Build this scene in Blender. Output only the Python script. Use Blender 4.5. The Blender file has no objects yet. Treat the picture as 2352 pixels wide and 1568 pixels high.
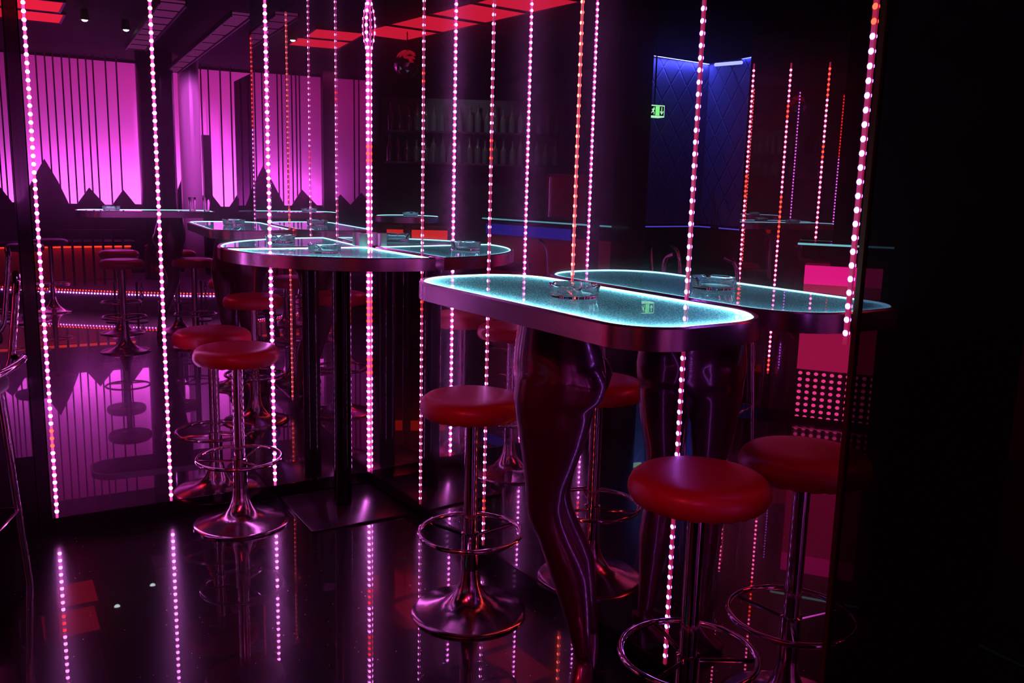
import bpy, bmesh, math, random
from mathutils import Vector, Matrix
R = random.Random(7)
sc = bpy.context.scene
COL = sc.collection
PI = math.pi

# ------------------------------------------------------------------ camera
F_PX, PITCH, ROLL, YAW = 2041.57, -0.1741, 0.0256, -0.5367
CAM = Vector((-1.5929, -4.0422, 1.5007))
cam_d = bpy.data.cameras.new('camera'); cam = bpy.data.objects.new('camera', cam_d); COL.objects.link(cam)
cam_d.sensor_width = 36.0; cam_d.lens = F_PX / 2352.0 * 36.0; cam_d.clip_start = 0.02; cam_d.clip_end = 100
_f = Vector((-math.sin(YAW) * math.cos(PITCH), math.cos(YAW) * math.cos(PITCH), math.sin(PITCH)))
_r = Vector((math.cos(YAW), math.sin(YAW), 0)); _u = _r.cross(_f)
_r2 = math.cos(ROLL) * _r + math.sin(ROLL) * _u; _u2 = -math.sin(ROLL) * _r + math.cos(ROLL) * _u
M = Matrix((( _r2.x, _u2.x, -_f.x, CAM.x), (_r2.y, _u2.y, -_f.y, CAM.y), (_r2.z, _u2.z, -_f.z, CAM.z), (0, 0, 0, 1)))
cam.matrix_world = M
sc.camera = cam

# ------------------------------------------------------------------ view, world
sc.view_settings.view_transform = 'Standard'; sc.view_settings.look = 'None'
sc.view_settings.exposure = 0.0; sc.view_settings.gamma = 1.0; sc.view_settings.use_curve_mapping = False
w = bpy.data.worlds.new('world'); sc.world = w; w.use_nodes = True
w.node_tree.nodes['Background'].inputs[0].default_value = (0.006, 0.003, 0.006, 1)
w.node_tree.nodes['Background'].inputs[1].default_value = 1.0
cy = sc.cycles
cy.max_bounces = 14; cy.glossy_bounces = 12; cy.diffuse_bounces = 3; cy.transmission_bounces = 10; cy.transparent_max_bounces = 12
cy.sample_clamp_indirect = 3.0; cy.sample_clamp_direct = 0.0; cy.blur_glossy = 0.3
cy.caustics_reflective = True; cy.caustics_refractive = True

# ------------------------------------------------------------------ room lamps and added fills
def area(name, loc, target, sx, sy, power, color):
    l = bpy.data.lights.new(name, 'AREA'); l.shape = 'RECTANGLE'; l.size = sx; l.size_y = sy; l.energy = power; l.color = color
    o = bpy.data.objects.new(name, l); COL.objects.link(o); o.location = loc
    d = Vector(target) - Vector(loc); o.rotation_euler = d.to_track_quat('-Z', 'Y').to_euler(); return o
def spot(name, loc, target, power, color, size=50, blend=0.8, rad=0.05):
    l = bpy.data.lights.new(name, 'SPOT'); l.energy = power; l.color = color; l.spot_size = math.radians(size); l.spot_blend = blend; l.shadow_soft_size = rad
    o = bpy.data.objects.new(name, l); COL.objects.link(o); o.location = loc
    d = Vector(target) - Vector(loc); o.rotation_euler = d.to_track_quat('-Z', 'Y').to_euler(); return o
area('wall_washer_low', (0.45, -8.99, 1.0), (0.45, -9.25, 1.9), 4.3, 0.10, 140, (1.0, 0.19, 1.0))
area('wall_washer_high', (-0.2, -8.4, 2.95), (-0.2, -9.3, 1.8), 5.4, 0.10, 19, (1.0, 0.03, 0.40))  # unseen fill added to redden the upper fabric wall
spot('red_spot_near_bar', (-2.3, -3.2, 2.9), (-0.3, -1.3, 0.7), 60, (1.0, 0.03, 0.07), 60)  # unseen red fill added to brighten the stool seats
spot('red_spot_over_stage', (0.6, -5.2, 2.9), (-0.2, -4.6, 0.6), 30, (1.0, 0.04, 0.12), 80)  # unseen red fill added for the second table and its stools
spot('magenta_spot_over_room', (-1.9, -4.4, 2.9), (-0.2, -0.9, 0.2), 30, (1.0, 0.04, 0.5), 60)  # unseen magenta fill added towards the mirror corner

# ------------------------------------------------------------------ materials
def mat(name):
    m = bpy.data.materials.new(name); m.use_nodes = True; nt = m.node_tree; nt.nodes.clear()
    out = nt.nodes.new('ShaderNodeOutputMaterial'); return m, nt, out
def N(nt, t, **k):
    n = nt.nodes.new(t)
    for a, b in k.items(): setattr(n, a, b)
    return n
def princ(name, col, rough=0.5, metal=0.0, coat=0.0, spec=0.5, bump=None, noise=None, coat_rough=0.03):
    m, nt, out = mat(name); p = N(nt, 'ShaderNodeBsdfPrincipled')
    p.inputs['Base Color'].default_value = (*col, 1); p.inputs['Roughness'].default_value = rough
    p.inputs['Metallic'].default_value = metal; p.inputs['Coat Weight'].default_value = coat; p.inputs['Coat Roughness'].default_value = coat_rough
    p.inputs['Specular IOR Level'].default_value = spec
    tc = N(nt, 'ShaderNodeTexCoord')
    nz = N(nt, 'ShaderNodeTexNoise'); nz.inputs['Scale'].default_value = (noise or 14); nz.inputs['Detail'].default_value = 4
    nt.links.new(tc.outputs['Object'], nz.inputs['Vector'])
    mr = N(nt, 'ShaderNodeMapRange'); mr.inputs['To Min'].default_value = max(0.0, rough - 0.04); mr.inputs['To Max'].default_value = rough + 0.05
    nt.links.new(nz.outputs['Fac'], mr.inputs['Value']); nt.links.new(mr.outputs['Result'], p.inputs['Roughness'])
    if bump:
        b = N(nt, 'ShaderNodeBump'); b.inputs['Strength'].default_value = bump[1]; b.inputs['Distance'].default_value = bump[2]
        nb = N(nt, 'ShaderNodeTexNoise'); nb.inputs['Scale'].default_value = bump[0]; nt.links.new(tc.outputs['Object'], nb.inputs['Vector'])
        nt.links.new(nb.outputs['Fac'], b.inputs['Height']); nt.links.new(b.outputs['Normal'], p.inputs['Normal'])
    nt.links.new(p.outputs[0], out.inputs[0]); return m
def emis(name, col, s):
    m, nt, out = mat(name); e = N(nt, 'ShaderNodeEmission'); e.inputs[0].default_value = (*col, 1); e.inputs[1].default_value = s
    nt.links.new(e.outputs[0], out.inputs[0]); return m
def mirror(name, col, haze=0.05, haze_rough=0.22, diff=0.015, sharp=1.0):
    m, nt, out = mat(name)
    g = N(nt, 'ShaderNodeBsdfGlossy'); g.inputs['Color'].default_value = (*col, 1); g.inputs['Roughness'].default_value = 0.0
    g2 = N(nt, 'ShaderNodeBsdfGlossy'); g2.inputs['Color'].default_value = (*col, 1); g2.inputs['Roughness'].default_value = haze_rough
    d = N(nt, 'ShaderNodeBsdfDiffuse'); d.inputs['Color'].default_value = (0.5, 0.4, 0.45, 1)
    tc = N(nt, 'ShaderNodeTexCoord'); nz = N(nt, 'ShaderNodeTexNoise'); nz.inputs['Scale'].default_value = 3.0; nt.links.new(tc.outputs['Object'], nz.inputs['Vector'])
    mr = N(nt, 'ShaderNodeMapRange'); mr.inputs['To Min'].default_value = haze * 0.8; mr.inputs['To Max'].default_value = haze * 1.2; nt.links.new(nz.outputs['Fac'], mr.inputs['Value'])
    a = N(nt, 'ShaderNodeMixShader'); nt.links.new(mr.outputs['Result'], a.inputs[0]); nt.links.new(g.outputs[0], a.inputs[1]); nt.links.new(g2.outputs[0], a.inputs[2])
    b = N(nt, 'ShaderNodeMixShader'); b.inputs[0].default_value = diff; nt.links.new(a.outputs[0], b.inputs[1]); nt.links.new(d.outputs[0], b.inputs[2])
    nt.links.new(b.outputs[0], out.inputs[0]); return m

MIR = mirror('smoked_mirror', (0.72, 0.66, 0.71), 0.07, 0.16)
MIR2 = mirror('dark_glass_mirror', (0.045, 0.032, 0.045), 0.1, 0.3, 0.02)
MIR3 = mirror('pillar_mirror', (0.5, 0.46, 0.5))
BLACK = princ('black_paint', (0.006, 0.005, 0.007), 0.45, spec=0.25)
BLACKGLOSS = princ('black_gloss', (0.006, 0.004, 0.006), 0.12, coat=0.3)
CEIL = princ('ceiling_black', (0.004, 0.003, 0.004), 0.8, spec=0.1)
SOFFIT = princ('slate_paint', (0.10, 0.10, 0.14), 0.7, spec=0.1)
WALLDARK = princ('dark_wall', (0.02, 0.014, 0.02), 0.5, spec=0.3)
CHROME = princ('chrome', (0.82, 0.78, 0.8), 0.07, metal=1.0)
STEEL = princ('brushed_steel', (0.62, 0.55, 0.6), 0.24, metal=1.0, noise=60)
SATIN = princ('satin_chrome', (0.62, 0.5, 0.55), 0.17, metal=1.0)
RED = princ('red_vinyl', (0.42, 0.006, 0.018), 0.40, spec=0.5, coat=0.22, coat_rough=0.22, bump=(260, 0.15, 0.001))
BLACKVINYL = princ('black_vinyl', (0.012, 0.008, 0.01), 0.4)
BODY = princ('mannequin_lacquer', (0.10, 0.018, 0.04), 0.36, metal=0.55, spec=0.5, coat=1.0, coat_rough=0.13)
def glowtape(name, col, s):  # tape with emission standing in for the diodes' glow on it
    m = princ(name, (0.8, 0.4, 0.42), 0.5, spec=0.2); p = [n for n in m.node_tree.nodes if n.type == 'BSDF_PRINCIPLED'][0]
    p.inputs['Emission Color'].default_value = (*col, 1); p.inputs['Emission Strength'].default_value = s; return m
TAPES = {'m': glowtape('silicone_sleeve_dim_magenta', (0.9, 0.05, 0.25), 0.3), 'M': glowtape('silicone_sleeve_magenta', (1.0, 0.09, 0.55), 0.9), 'V': glowtape('silicone_sleeve_violet', (0.7, 0.02, 0.12), 0.32), 'O': glowtape('silicone_sleeve_red', (1.0, 0.14, 0.22), 0.6), 'P': glowtape('silicone_sleeve_pink', (1.0, 0.03, 0.12), 0.35)}
RUST = princ('copper_edge', (0.09, 0.03, 0.015), 0.4, metal=0.6, bump=(40, 0.4, 0.002))
FABRIC = princ('stretched_fabric', (0.85, 0.45, 0.8), 0.85, spec=0.05, bump=(6, 0.1, 0.01))
LED_M = emis('led_magenta', (0.95, 0.2, 1.0), 28)
LED_P = emis('led_pink', (1.0, 0.10, 0.38), 14)
LED_R = emis('led_red', (1.0, 0.022, 0.010), 12)
LED_V = emis('led_violet', (0.5, 0.11, 1.0), 20)
LED_O = emis('led_orange', (1.0, 0.07, 0.05), 16)
CYAN = emis('cyan_light_line', (0.30, 0.86, 1.0), 5)
CYANLAMP = emis('cyan_ring_lamp', (0.27, 0.82, 1.0), 72)
WHITE = princ('white_tray', (0.3, 0.3, 0.32), 0.6)

def floor_mat():
    m, nt, out = mat('black_granite_tiles')
    tc = N(nt, 'ShaderNodeTexCoord'); mp = N(nt, 'ShaderNodeMapping'); mp.inputs['Location'].default_value = (0.16, 0.1, 0); nt.links.new(tc.outputs['Object'], mp.inputs['Vector'])
    br = N(nt, 'ShaderNodeTexBrick'); br.offset = 0.0; br.inputs['Scale'].default_value = 1.0; br.inputs['Brick Width'].default_value = 0.6; br.inputs['Row Height'].default_value = 0.6
    br.inputs['Mortar Size'].default_value = 0.003; br.inputs['Color1'].default_value = (0.006, 0.004, 0.006, 1); br.inputs['Color2'].default_value = (0.008, 0.005, 0.008, 1); br.inputs['Mortar'].default_value = (0.03, 0.02, 0.02, 1)
    nt.links.new(mp.outputs[0], br.inputs['Vector'])
    vo = N(nt, 'ShaderNodeTexVoronoi'); vo.inputs['Scale'].default_value = 55; nt.links.new(tc.outputs['Object'], vo.inputs['Vector'])
    lt = N(nt, 'ShaderNodeMath', operation='LESS_THAN'); lt.inputs[1].default_value = 0.075; nt.links.new(vo.outputs['Distance'], lt.inputs[0])
    gt = N(nt, 'ShaderNodeMath', operation='GREATER_THAN'); gt.inputs[1].default_value = 0.86
    sp = N(nt, 'ShaderNodeSeparateColor'); nt.links.new(vo.outputs['Color'], sp.inputs[0]); nt.links.new(sp.outputs[0], gt.inputs[0])
    mu = N(nt, 'ShaderNodeMath', operation='MULTIPLY'); nt.links.new(lt.outputs[0], mu.inputs[0]); nt.links.new(gt.outputs[0], mu.inputs[1])
    mx = N(nt, 'ShaderNodeMix', data_type='RGBA'); nt.links.new(mu.outputs[0], mx.inputs[0]); nt.links.new(br.outputs['Color'], mx.inputs[6]); mx.inputs[7].default_value = (0.9, 0.85, 0.95, 1)
    p = N(nt, 'ShaderNodeBsdfPrincipled'); nt.links.new(mx.outputs[2], p.inputs['Base Color']); p.inputs['Specular IOR Level'].default_value = 0.22
    p.inputs['Roughness'].default_value = 0.22; p.inputs['Coat Weight'].default_value = 1.0; p.inputs['Coat Roughness'].default_value = 0.012; p.inputs['Coat IOR'].default_value = 1.35
    b = N(nt, 'ShaderNodeBump'); b.inputs['Strength'].default_value = 0.5; b.inputs['Distance'].default_value = 0.002; b.invert = True; nt.links.new(br.outputs['Fac'], b.inputs['Height'])
    nt.links.new(b.outputs[0], p.inputs['Coat Normal']); nt.links.new(p.outputs[0], out.inputs[0]); return m
FLOOR = floor_mat()

def glass_top_mat(translucent=True):
    m, nt, out = mat('frosted_speckled_glass')
    tc = N(nt, 'ShaderNodeTexCoord'); nz = N(nt, 'ShaderNodeTexNoise'); nz.inputs['Scale'].default_value = 260; nz.inputs['Detail'].default_value = 1; nt.links.new(tc.outputs['Object'], nz.inputs['Vector'])
    cr = N(nt, 'ShaderNodeValToRGB'); cr.color_ramp.elements[0].position = 0.40; cr.color_ramp.elements[0].color = (0.10, 0.26, 0.30, 1); cr.color_ramp.elements[1].position = 0.66; cr.color_ramp.elements[1].color = (0.85, 0.98, 1.0, 1)
    nt.links.new(nz.outputs['Fac'], cr.inputs[0])
    t = N(nt, 'ShaderNodeBsdfTranslucent'); nt.links.new(cr.outputs[0], t.inputs['Color'])
    d = N(nt, 'ShaderNodeBsdfDiffuse'); d.inputs['Color'].default_value = (0.03, 0.05, 0.055, 1)
    m0 = N(nt, 'ShaderNodeAddShader'); nt.links.new(d.outputs[0], m0.inputs[0]); nt.links.new(t.outputs[0], m0.inputs[1])
    g = N(nt, 'ShaderNodeBsdfGlossy'); g.inputs['Roughness'].default_value = 0.0; g.inputs['Color'].default_value = (0.85, 0.95, 0.95, 1)
    fr = N(nt, 'ShaderNodeFresnel'); fr.inputs['IOR'].default_value = 1.4
    m1 = N(nt, 'ShaderNodeMixShader'); nt.links.new(fr.outputs[0], m1.inputs[0]); nt.links.new(m0.outputs[0], m1.inputs[1]); nt.links.new(g.outputs[0], m1.inputs[2])
    nt.links.new(m1.outputs[0], out.inputs[0]); return m
GTOP = glass_top_mat()
def glass_mat():
    m, nt, out = mat('clear_glass'); g = N(nt, 'ShaderNodeBsdfGlass'); g.inputs['IOR'].default_value = 1.48; g.inputs['Roughness'].default_value = 0.0
    tc = N(nt, 'ShaderNodeTexCoord'); nz = N(nt, 'ShaderNodeTexNoise'); nz.inputs['Scale'].default_value = 30; b = N(nt, 'ShaderNodeBump'); b.inputs['Strength'].default_value = 0.05; b.inputs['Distance'].default_value = 0.002
    nt.links.new(tc.outputs['Object'], nz.inputs['Vector']); nt.links.new(nz.outputs['Fac'], b.inputs['Height']); nt.links.new(b.outputs[0], g.inputs['Normal'])
    nt.links.new(g.outputs[0], out.inputs[0]); return m
GLASS = glass_mat()

# ------------------------------------------------------------------ helpers
def link(o): COL.objects.link(o); return o
def obj(name, bm, m, parent=None, smooth=True, loc=None, recalc=True):
    me = bpy.data.meshes.new(name)
    if recalc: bmesh.ops.recalc_face_normals(bm, faces=bm.faces)
    bm.to_mesh(me); bm.free()
    for ms in (m if isinstance(m, (list, tuple)) else [m]): me.materials.append(ms)
    if smooth:
        for p in me.polygons: p.use_smooth = True
        me.set_sharp_from_angle(angle=math.radians(38))
    o = bpy.data.objects.new(name, me); link(o)
    if parent: o.parent = parent
    if loc: o.location = loc
    return o
def tag(o, label, cat, group=None):
    o['label'] = label; o['category'] = cat
    if group: o['group'] = group
    return o
def thing(name, label, cat, loc=(0, 0, 0), rz=0, group=None):
    o = bpy.data.objects.new(name, None); link(o); o.location = loc; o.rotation_euler = (0, 0, rz); o.empty_display_size = 0.1
    return tag(o, label, cat, group)
def struct(o): o['kind'] = 'structure'; return o
def box(bm, x0, y0, z0, x1, y1, z1, rot=None):
    r = bmesh.ops.create_cube(bm, size=1.0); vs = r['verts']
    for v in vs: v.co = Vector(((x0 + x1) / 2 + v.co.x * (x1 - x0), (y0 + y1) / 2 + v.co.y * (y1 - y0), (z0 + z1) / 2 + v.co.z * (z1 - z0)))
    if rot: bmesh.ops.transform(bm, matrix=rot, verts=vs)
    return vs
def bevel(bm, w, seg=2):
    bmesh.ops.bevel(bm, geom=list(bm.edges), offset=w, segments=seg, affect='EDGES', profile=0.5)
def lathe(bm, prof, n=48, cx=0, cy=0, close=False):
    rings = []
    for r, z in prof:
        if r < 1e-6: rings.append([bm.verts.new((cx, cy, z))])
        else: rings.append([bm.verts.new((cx + r * math.cos(2 * PI * i / n), cy + r * math.sin(2 * PI * i / n), z)) for i in range(n)])
    if close: rings.append(rings[0])
    for a, b in zip(rings, rings[1:]):
        for i in range(n):
            j = (i + 1) % n
            if len(a) == 1 and len(b) == 1: continue
            if len(a) == 1: bm.faces.new((a[0], b[i], b[j]))
            elif len(b) == 1: bm.faces.new((a[i], b[0], a[j]))
            else: bm.faces.new((a[i], b[i], b[j], a[j]))
def tube(bm, pts, r, n=10, closed=False, caps=True):
    pts = [Vector(p) for p in pts]; rings = []; m = len(pts); up = Vector((0, 0, 1))
    prev = None
    for i, p in enumerate(pts):
        if closed: t = pts[(i + 1) % m] - pts[i - 1]
        else: t = pts[min(i + 1, m - 1)] - pts[max(i - 1, 0)]
        t.normalize()
        if prev is None:
            a = t.cross(up)
            if a.length < 0.1: a = t.cross(Vector((1, 0, 0)))
        else: a = prev - t * prev.dot(t)
        a.normalize(); prev = a; b = t.cross(a); rr = r[i] if isinstance(r, (list, tuple)) else r
        rings.append([bm.verts.new(p + (a * math.cos(2 * PI * k / n) + b * math.sin(2 * PI * k / n)) * rr) for k in range(n)])
    for i in range(m if closed else m - 1):
        A, Bq = rings[i], rings[(i + 1) % m]
        for k in range(n): bm.faces.new((A[k], A[(k + 1) % n], Bq[(k + 1) % n], Bq[k]))
    if caps and not closed:
        bm.faces.new(rings[0][::-1]); bm.faces.new(rings[-1])
def prism(bm, pts, z0, z1):
    a = [bm.verts.new((x, y, z0)) for x, y in pts]; b = [bm.verts.new((x, y, z1)) for x, y in pts]; n = len(pts)
    bm.faces.new(a[::-1]); bm.faces.new(b)
    for i in range(n): bm.faces.new((a[i], a[(i + 1) % n], b[(i + 1) % n], b[i]))
def circ(r, n=64, cx=0, cy=0, z=0): return [(cx + r * math.cos(2 * PI * i / n), cy + r * math.sin(2 * PI * i / n), z) for i in range(n)]
def smoothpath(pts, it=2):
    for _ in range(it):
        q = [pts[0]]
        for a, b in zip(pts, pts[1:]):
            a, b = Vector(a), Vector(b); q += [a * 0.75 + b * 0.25, a * 0.25 + b * 0.75]
        q.append(pts[-1]); pts = q
    return pts
def copytree(o, parent=None):
    c = o.copy(); link(c); c.parent = parent
    for ch in list(o.children): copytree(ch, c)
    return c
NBM = lambda: bmesh.new()

# frame of the right-hand mirror wall: s runs along it from the corner, w away from it into the room
TH = 0.0561
DB = Vector((math.sin(TH), -math.cos(TH), 0)); NB = Vector((-math.cos(TH), -math.sin(TH), 0))
def PB(s, w_, z=0): return DB * s + NB * w_ + Vector((0, 0, z))
RB = Matrix(((DB.x, NB.x, 0, 0), (DB.y, NB.y, 0, 0), (0, 0, 1, 0), (0, 0, 0, 1)))
MTOP = 2.55

# ------------------------------------------------------------------ room shell
b = NBM(); box(b, -11.5, -9.6, -0.1, 3.2, 9.0, 0.0); struct(obj('floor', b, FLOOR, smooth=False))
b = NBM(); box(b, -6.0, -9.6, 3.02, 3.2, 3.2, 3.12); struct(obj('ceiling', b, CEIL, smooth=False))
b = NBM(); box(b, -11.5, -9.6, 4.0, 3.2, 9.0, 4.1); struct(obj('ceiling_high', b, CEIL, smooth=False))
b = NBM(); box(b, -1.425, 0.0, 0.066, 0.0, 0.02, MTOP); struct(obj('wall_back', b, MIR, smooth=False))
b = NBM(); box(b, -1.425, 0.0, MTOP, 0.3, 0.12, 3.02); struct(obj('wall_back_upper', b, SOFFIT, smooth=False))
b = NBM(); box(b, -1.43, -0.006, 0.0, 0.0, 0.02, 0.066); struct(obj('baseboard_back', b, BLACKGLOSS, smooth=False))
b = NBM(); box(b, 0, -0.02, 0.066, 2.68, 0, MTOP, RB); struct(obj('wall_right', b, MIR, smooth=False))
b = NBM(); box(b, 0, -0.12, MTOP, 2.685, 0, 3.02, RB); struct(obj('wall_right_upper', b, SOFFIT, smooth=False))
b = NBM(); box(b, 0.006, -0.02, 0.0, 2.685, 0.006, 0.066, RB); struct(obj('baseboard_right', b, BLACKGLOSS, smooth=False))
b = NBM(); box(b, 2.681, -0.025, 0.0, 2.694, 0.006, MTOP, RB); struct(obj('trim_1', b, RUST, smooth=False))
b = NBM(); box(b, 2.701, -0.05, 0.0, 3.36, 0.0, 2.25, RB); struct(obj('wall_right_panel', b, MIR2, smooth=False))
# dark pillar left of the back mirror, with a narrow mirror on its face
b = NBM(); box(b, -1.475, -0.014, 0.0, -1.43, 0.30, 3.02); struct(obj('pillar_trim', b, BLACKGLOSS, smooth=False))
b = NBM(); box(b, -1.865, 0.0, 0.0, -1.477, 0.30, 3.02); struct(obj('pillar_left', b, BLACKGLOSS, smooth=False))
b = NBM(); box(b, -1.575, -0.012, 0.35, -1.48, -0.001, 2.9); struct(obj('pillar_left_mirror', b, MIR3, smooth=False))
b = NBM(); box(b, -11.5, -9.7, 0, 3.2, -9.6, 4.0); struct(obj('wall_front', b, WALLDARK, smooth=False))
b = NBM(); box(b, -11.6, -9.6, 0, -11.5, 9.0, 4.0); struct(obj('wall_left', b, WALLDARK, smooth=False))
b = NBM(); box(b, -11.5, 9.0, 0, 3.2, 9.1, 4.0); struct(obj('wall_far_back', b, WALLDARK, smooth=False))
b = NBM(); box(b, 3.2, -9.6, 0, 3.3, 9.0, 4.0); struct(obj('wall_outer_right', b, WALLDARK, smooth=False))

# ------------------------------------------------------------------ LED strips
def led_mesh(m):
    bm = NBM(); n = 10
    prof = [(0.0, 0.0030), (0.0035, 0.0027), (0.0062, 0.0018), (0.0078, 0.0006), (0.0078, 0.0)]
    lathe(bm, prof, n); bmesh.ops.recalc_face_normals(bm, faces=bm.faces)
    me = bpy.data.meshes.new('led'); bm.to_mesh(me); bm.free(); me.materials.append(m)
    for p in me.polygons: p.use_smooth = True
    return me
LM = {k: led_mesh(m) for k, m in (('M', LED_M), ('P', LED_P), ('R', LED_R), ('V', LED_V), ('O', LED_O))}
PITCHZ = 0.032
def led_strip(base, nrm, z0, z1, label, base_key, reds=(), group='light strips on the mirrors', off=0.0, wob=None, size=1.0, tape=None, hw=0.005):
    """base = point of the wall; nrm = horizontal direction into the room"""
    nrm = Vector(nrm).normalized(); ang = math.atan2(nrm.y, nrm.x)
    root = thing('led_strip', label, 'light strip', base, ang, group)
    wob = wob or (lambda z: (0, 0))
    bm = NBM(); zs = [z0 - 0.012 + i * (z1 - z0 + 0.024) / 60 for i in range(61)]; prev = None
    for z in zs:
        dx, dy = wob(z); x = 0.0025 + off + dx
        ring = [bm.verts.new((x, dy - hw, z)), bm.verts.new((x, dy + hw, z)), bm.verts.new((x + 0.0012, dy + hw, z)), bm.verts.new((x + 0.0012, dy - hw, z))]
        if prev:
            for k in range(4): bm.faces.new((prev[k], prev[(k + 1) % 4], ring[(k + 1) % 4], ring[k]))
        else: bm.faces.new(ring)
        prev = ring
    bm.faces.new(prev[::-1]); obj('tape', bm, TAPES[tape or base_key], root, smooth=False)
    z = z0 + PITCHZ / 2; i = 0
    while z < z1 and i < 98:
        key = base_key
        for a, c, k in reds:
            if a <= z <= c: key = k
        o = bpy.data.objects.new('diode', LM[key]); link(o); o.parent = root; dx, dy = wob(z)
        o.scale = (size, size, size * 0.7); o.location = (0.0037 + off + dx, dy, z); o.rotation_euler = (0, PI / 2, 0)
        z += PITCHZ; i += 1
    return root
H0 = 0.078
na = (0, -1, 0)
led_strip((-1.406, 0, 0), na, H0, 2.5, 'glowing magenta LED strip on the outer left edge of the back mirror', 'M', [(0.36, 0.45, 'R')])
led_strip((-0.948, 0, 0), na, H0, 2.5, 'glowing magenta LED strip between the mirror edge strip and the rear stool', 'M')
led_strip((-0.479, 0, 0), na, H0, 2.5, 'glowing magenta LED strip rising behind the rear red stool', 'M')
def wobc(z):
    if z > 2.10: return (0.018 * max(0, math.sin((z - 2.10) * 15)), 0)
    return (0, 0)
led_strip((-0.003, -0.003, 0), (-1, -1.05, 0), H0, 2.5, 'glowing magenta LED strip in the corner where both mirrors meet', 'M', [(1.58, 1.68, 'R'), (0.83, 0.93, 'R'), (0.55, 0.66, 'R')], off=0.004, wob=wobc)
led_strip(PB(0.538, 0), NB, H0, 2.5, 'magenta LED strip with red sections, next to the corner on the right mirror', 'M', [(1.89, 1.98, 'R'), (0.94, 1.03, 'R'), (0.86, 0.94, 'P'), (1.03, 1.12, 'P'), (1.3, 1.4, 'P')], size=0.68, tape='m', hw=0.0028)
led_strip(PB(1.077, 0), NB, H0, 2.5, 'magenta LED strip with red diodes at head height, ends behind the middle stool', 'M', [(1.59, 1.68, 'R'), (1.43, 1.48, 'P'), (0.16, 0.27, 'R')], size=0.68, tape='m', hw=0.0028)
led_strip(PB(1.600, 0), NB, H0, 2.5, 'red-orange LED strip rising behind the ashtray on the oval table', 'O', size=0.68, hw=0.0025)
led_strip(PB(2.134, 0), NB, H0, 2.5, 'violet LED strip crossing the near end of the oval table', 'V', size=0.85, hw=0.0045)
led_strip(PB(2.664, 0), NB, 1.16, 2.5, 'violet LED strip on the right mirror edge, red at its top, ending at table height', 'V', [(1.86, 2.5, 'R')], size=0.9, hw=0.0055)

# ------------------------------------------------------------------ stools
def make_stool(seat_m=RED):
    t = thing('bar_stool', '', 'bar stool', (0, 0, 0))
    bm = NBM(); n = 72; top = 0.797
    prof = [(0, top), (0.09, top + 0.001), (0.135, top - 0.001), (0.158, top - 0.007), (0.172, top - 0.018), (0.179, top - 0.034), (0.180, top - 0.050), (0.174, top - 0.064), (0.168, top - 0.072), (0.12, top - 0.070), (0, top - 0.070)]
    lathe(bm, prof, n)
    for v in bm.verts:     # gathered hem
        if v.co.z < top - 0.06 and v.co.length_squared > 0:
            rr = math.hypot(v.co.x, v.co.y)
            if rr > 0.15:
                a = math.atan2(v.co.y, v.co.x); k = 1 + 0.012 * math.sin(a * 24) ; v.co.x *= k; v.co.y *= k; v.co.z += 0.0025 * math.sin(a * 24 + 1)
    obj('seat', bm, seat_m, t)
    bm = NBM(); lathe(bm, [(0, 0.735), (0.07, 0.735), (0.07, 0.722), (0.024, 0.715), (0.024, 0.30), (0.031, 0.297), (0.031, 0.11), (0, 0.11)], 32)
    obj('pole', bm, CHROME, t)
    bm = NBM(); lathe(bm, [(0, 0.17), (0.031, 0.165), (0.033, 0.14), (0.040, 0.108), (0.053, 0.078), (0.075, 0.053), (0.11, 0.035), (0.15, 0.023), (0.185, 0.014), (0.199, 0.010), (0.203, 0.006), (0.203, 0.001), (0, 0.001)], 72)
    obj('base', bm, SATIN, t)
    bm = NBM(); tube(bm, circ(0.178, 64, z=0.30), 0.0085, 10, closed=True)
    r = obj('footrest_ring', bm, CHROME, t)
    bm = NBM()
    for k in range(3):
        a = k * 2 * PI / 3 + 0.5; tube(bm, [(0.03 * math.cos(a), 0.03 * math.sin(a), 0.285), (0.175 * math.cos(a), 0.175 * math.sin(a), 0.298)], 0.006, 8)
    obj('spokes', bm, CHROME, r)
    return t
stool = make_stool()
def put_stool(first, x, y, rz, label, group):
    o = stool if first else copytree(stool)
    o.location = (x, y, 0); o.rotation_euler = (0, 0, rz); o['label'] = label; o['group'] = group; return o
G = 'red bar stools at the mirror tables'
put_stool(True, -0.697, -0.235, 0.3, 'red round bar stool with chrome trumpet foot beside the corner table', G)
put_stool(False, -0.194, -1.4375, 1.6, 'red round bar stool at the oval table, half hidden by the mannequin legs', G)
put_stool(False, -0.070, -2.430, 0.9, 'red round bar stool nearest the camera, its chrome foot ring cut by the bottom edge', G)

# ------------------------------------------------------------------ tables
def rounded_outline(pts_r, seg=10):
    """pts_r: list of (x, y, r) corners in order; returns rounded outline"""
    out = []; n = len(pts_r)
    for i in range(n):
        p = Vector(pts_r[i][:2]); r = pts_r[i][2]; a = Vector(pts_r[i - 1][:2]) - p; c = Vector(pts_r[(i + 1) % n][:2]) - p
        a.normalize(); c.normalize(); half = math.acos(max(-1, min(1, a.dot(c)))) / 2
        if r <= 1e-5: out.append((p.x, p.y)); continue
        d = r / math.tan(half); bis = (a + c).normalized(); cen = p + bis * (r / math.sin(half)); s = p + a * d; e = p + c * d
        a0 = math.atan2((s - cen).y, (s - cen).x); a1 = math.atan2((e - cen).y, (e - cen).x); da = (a1 - a0 + PI) % (2 * PI) - PI
        for k in range(seg + 1): t = a0 + da * k / seg; out.append((cen.x + r * math.cos(t), cen.y + r * math.sin(t)))
    return out
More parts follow.
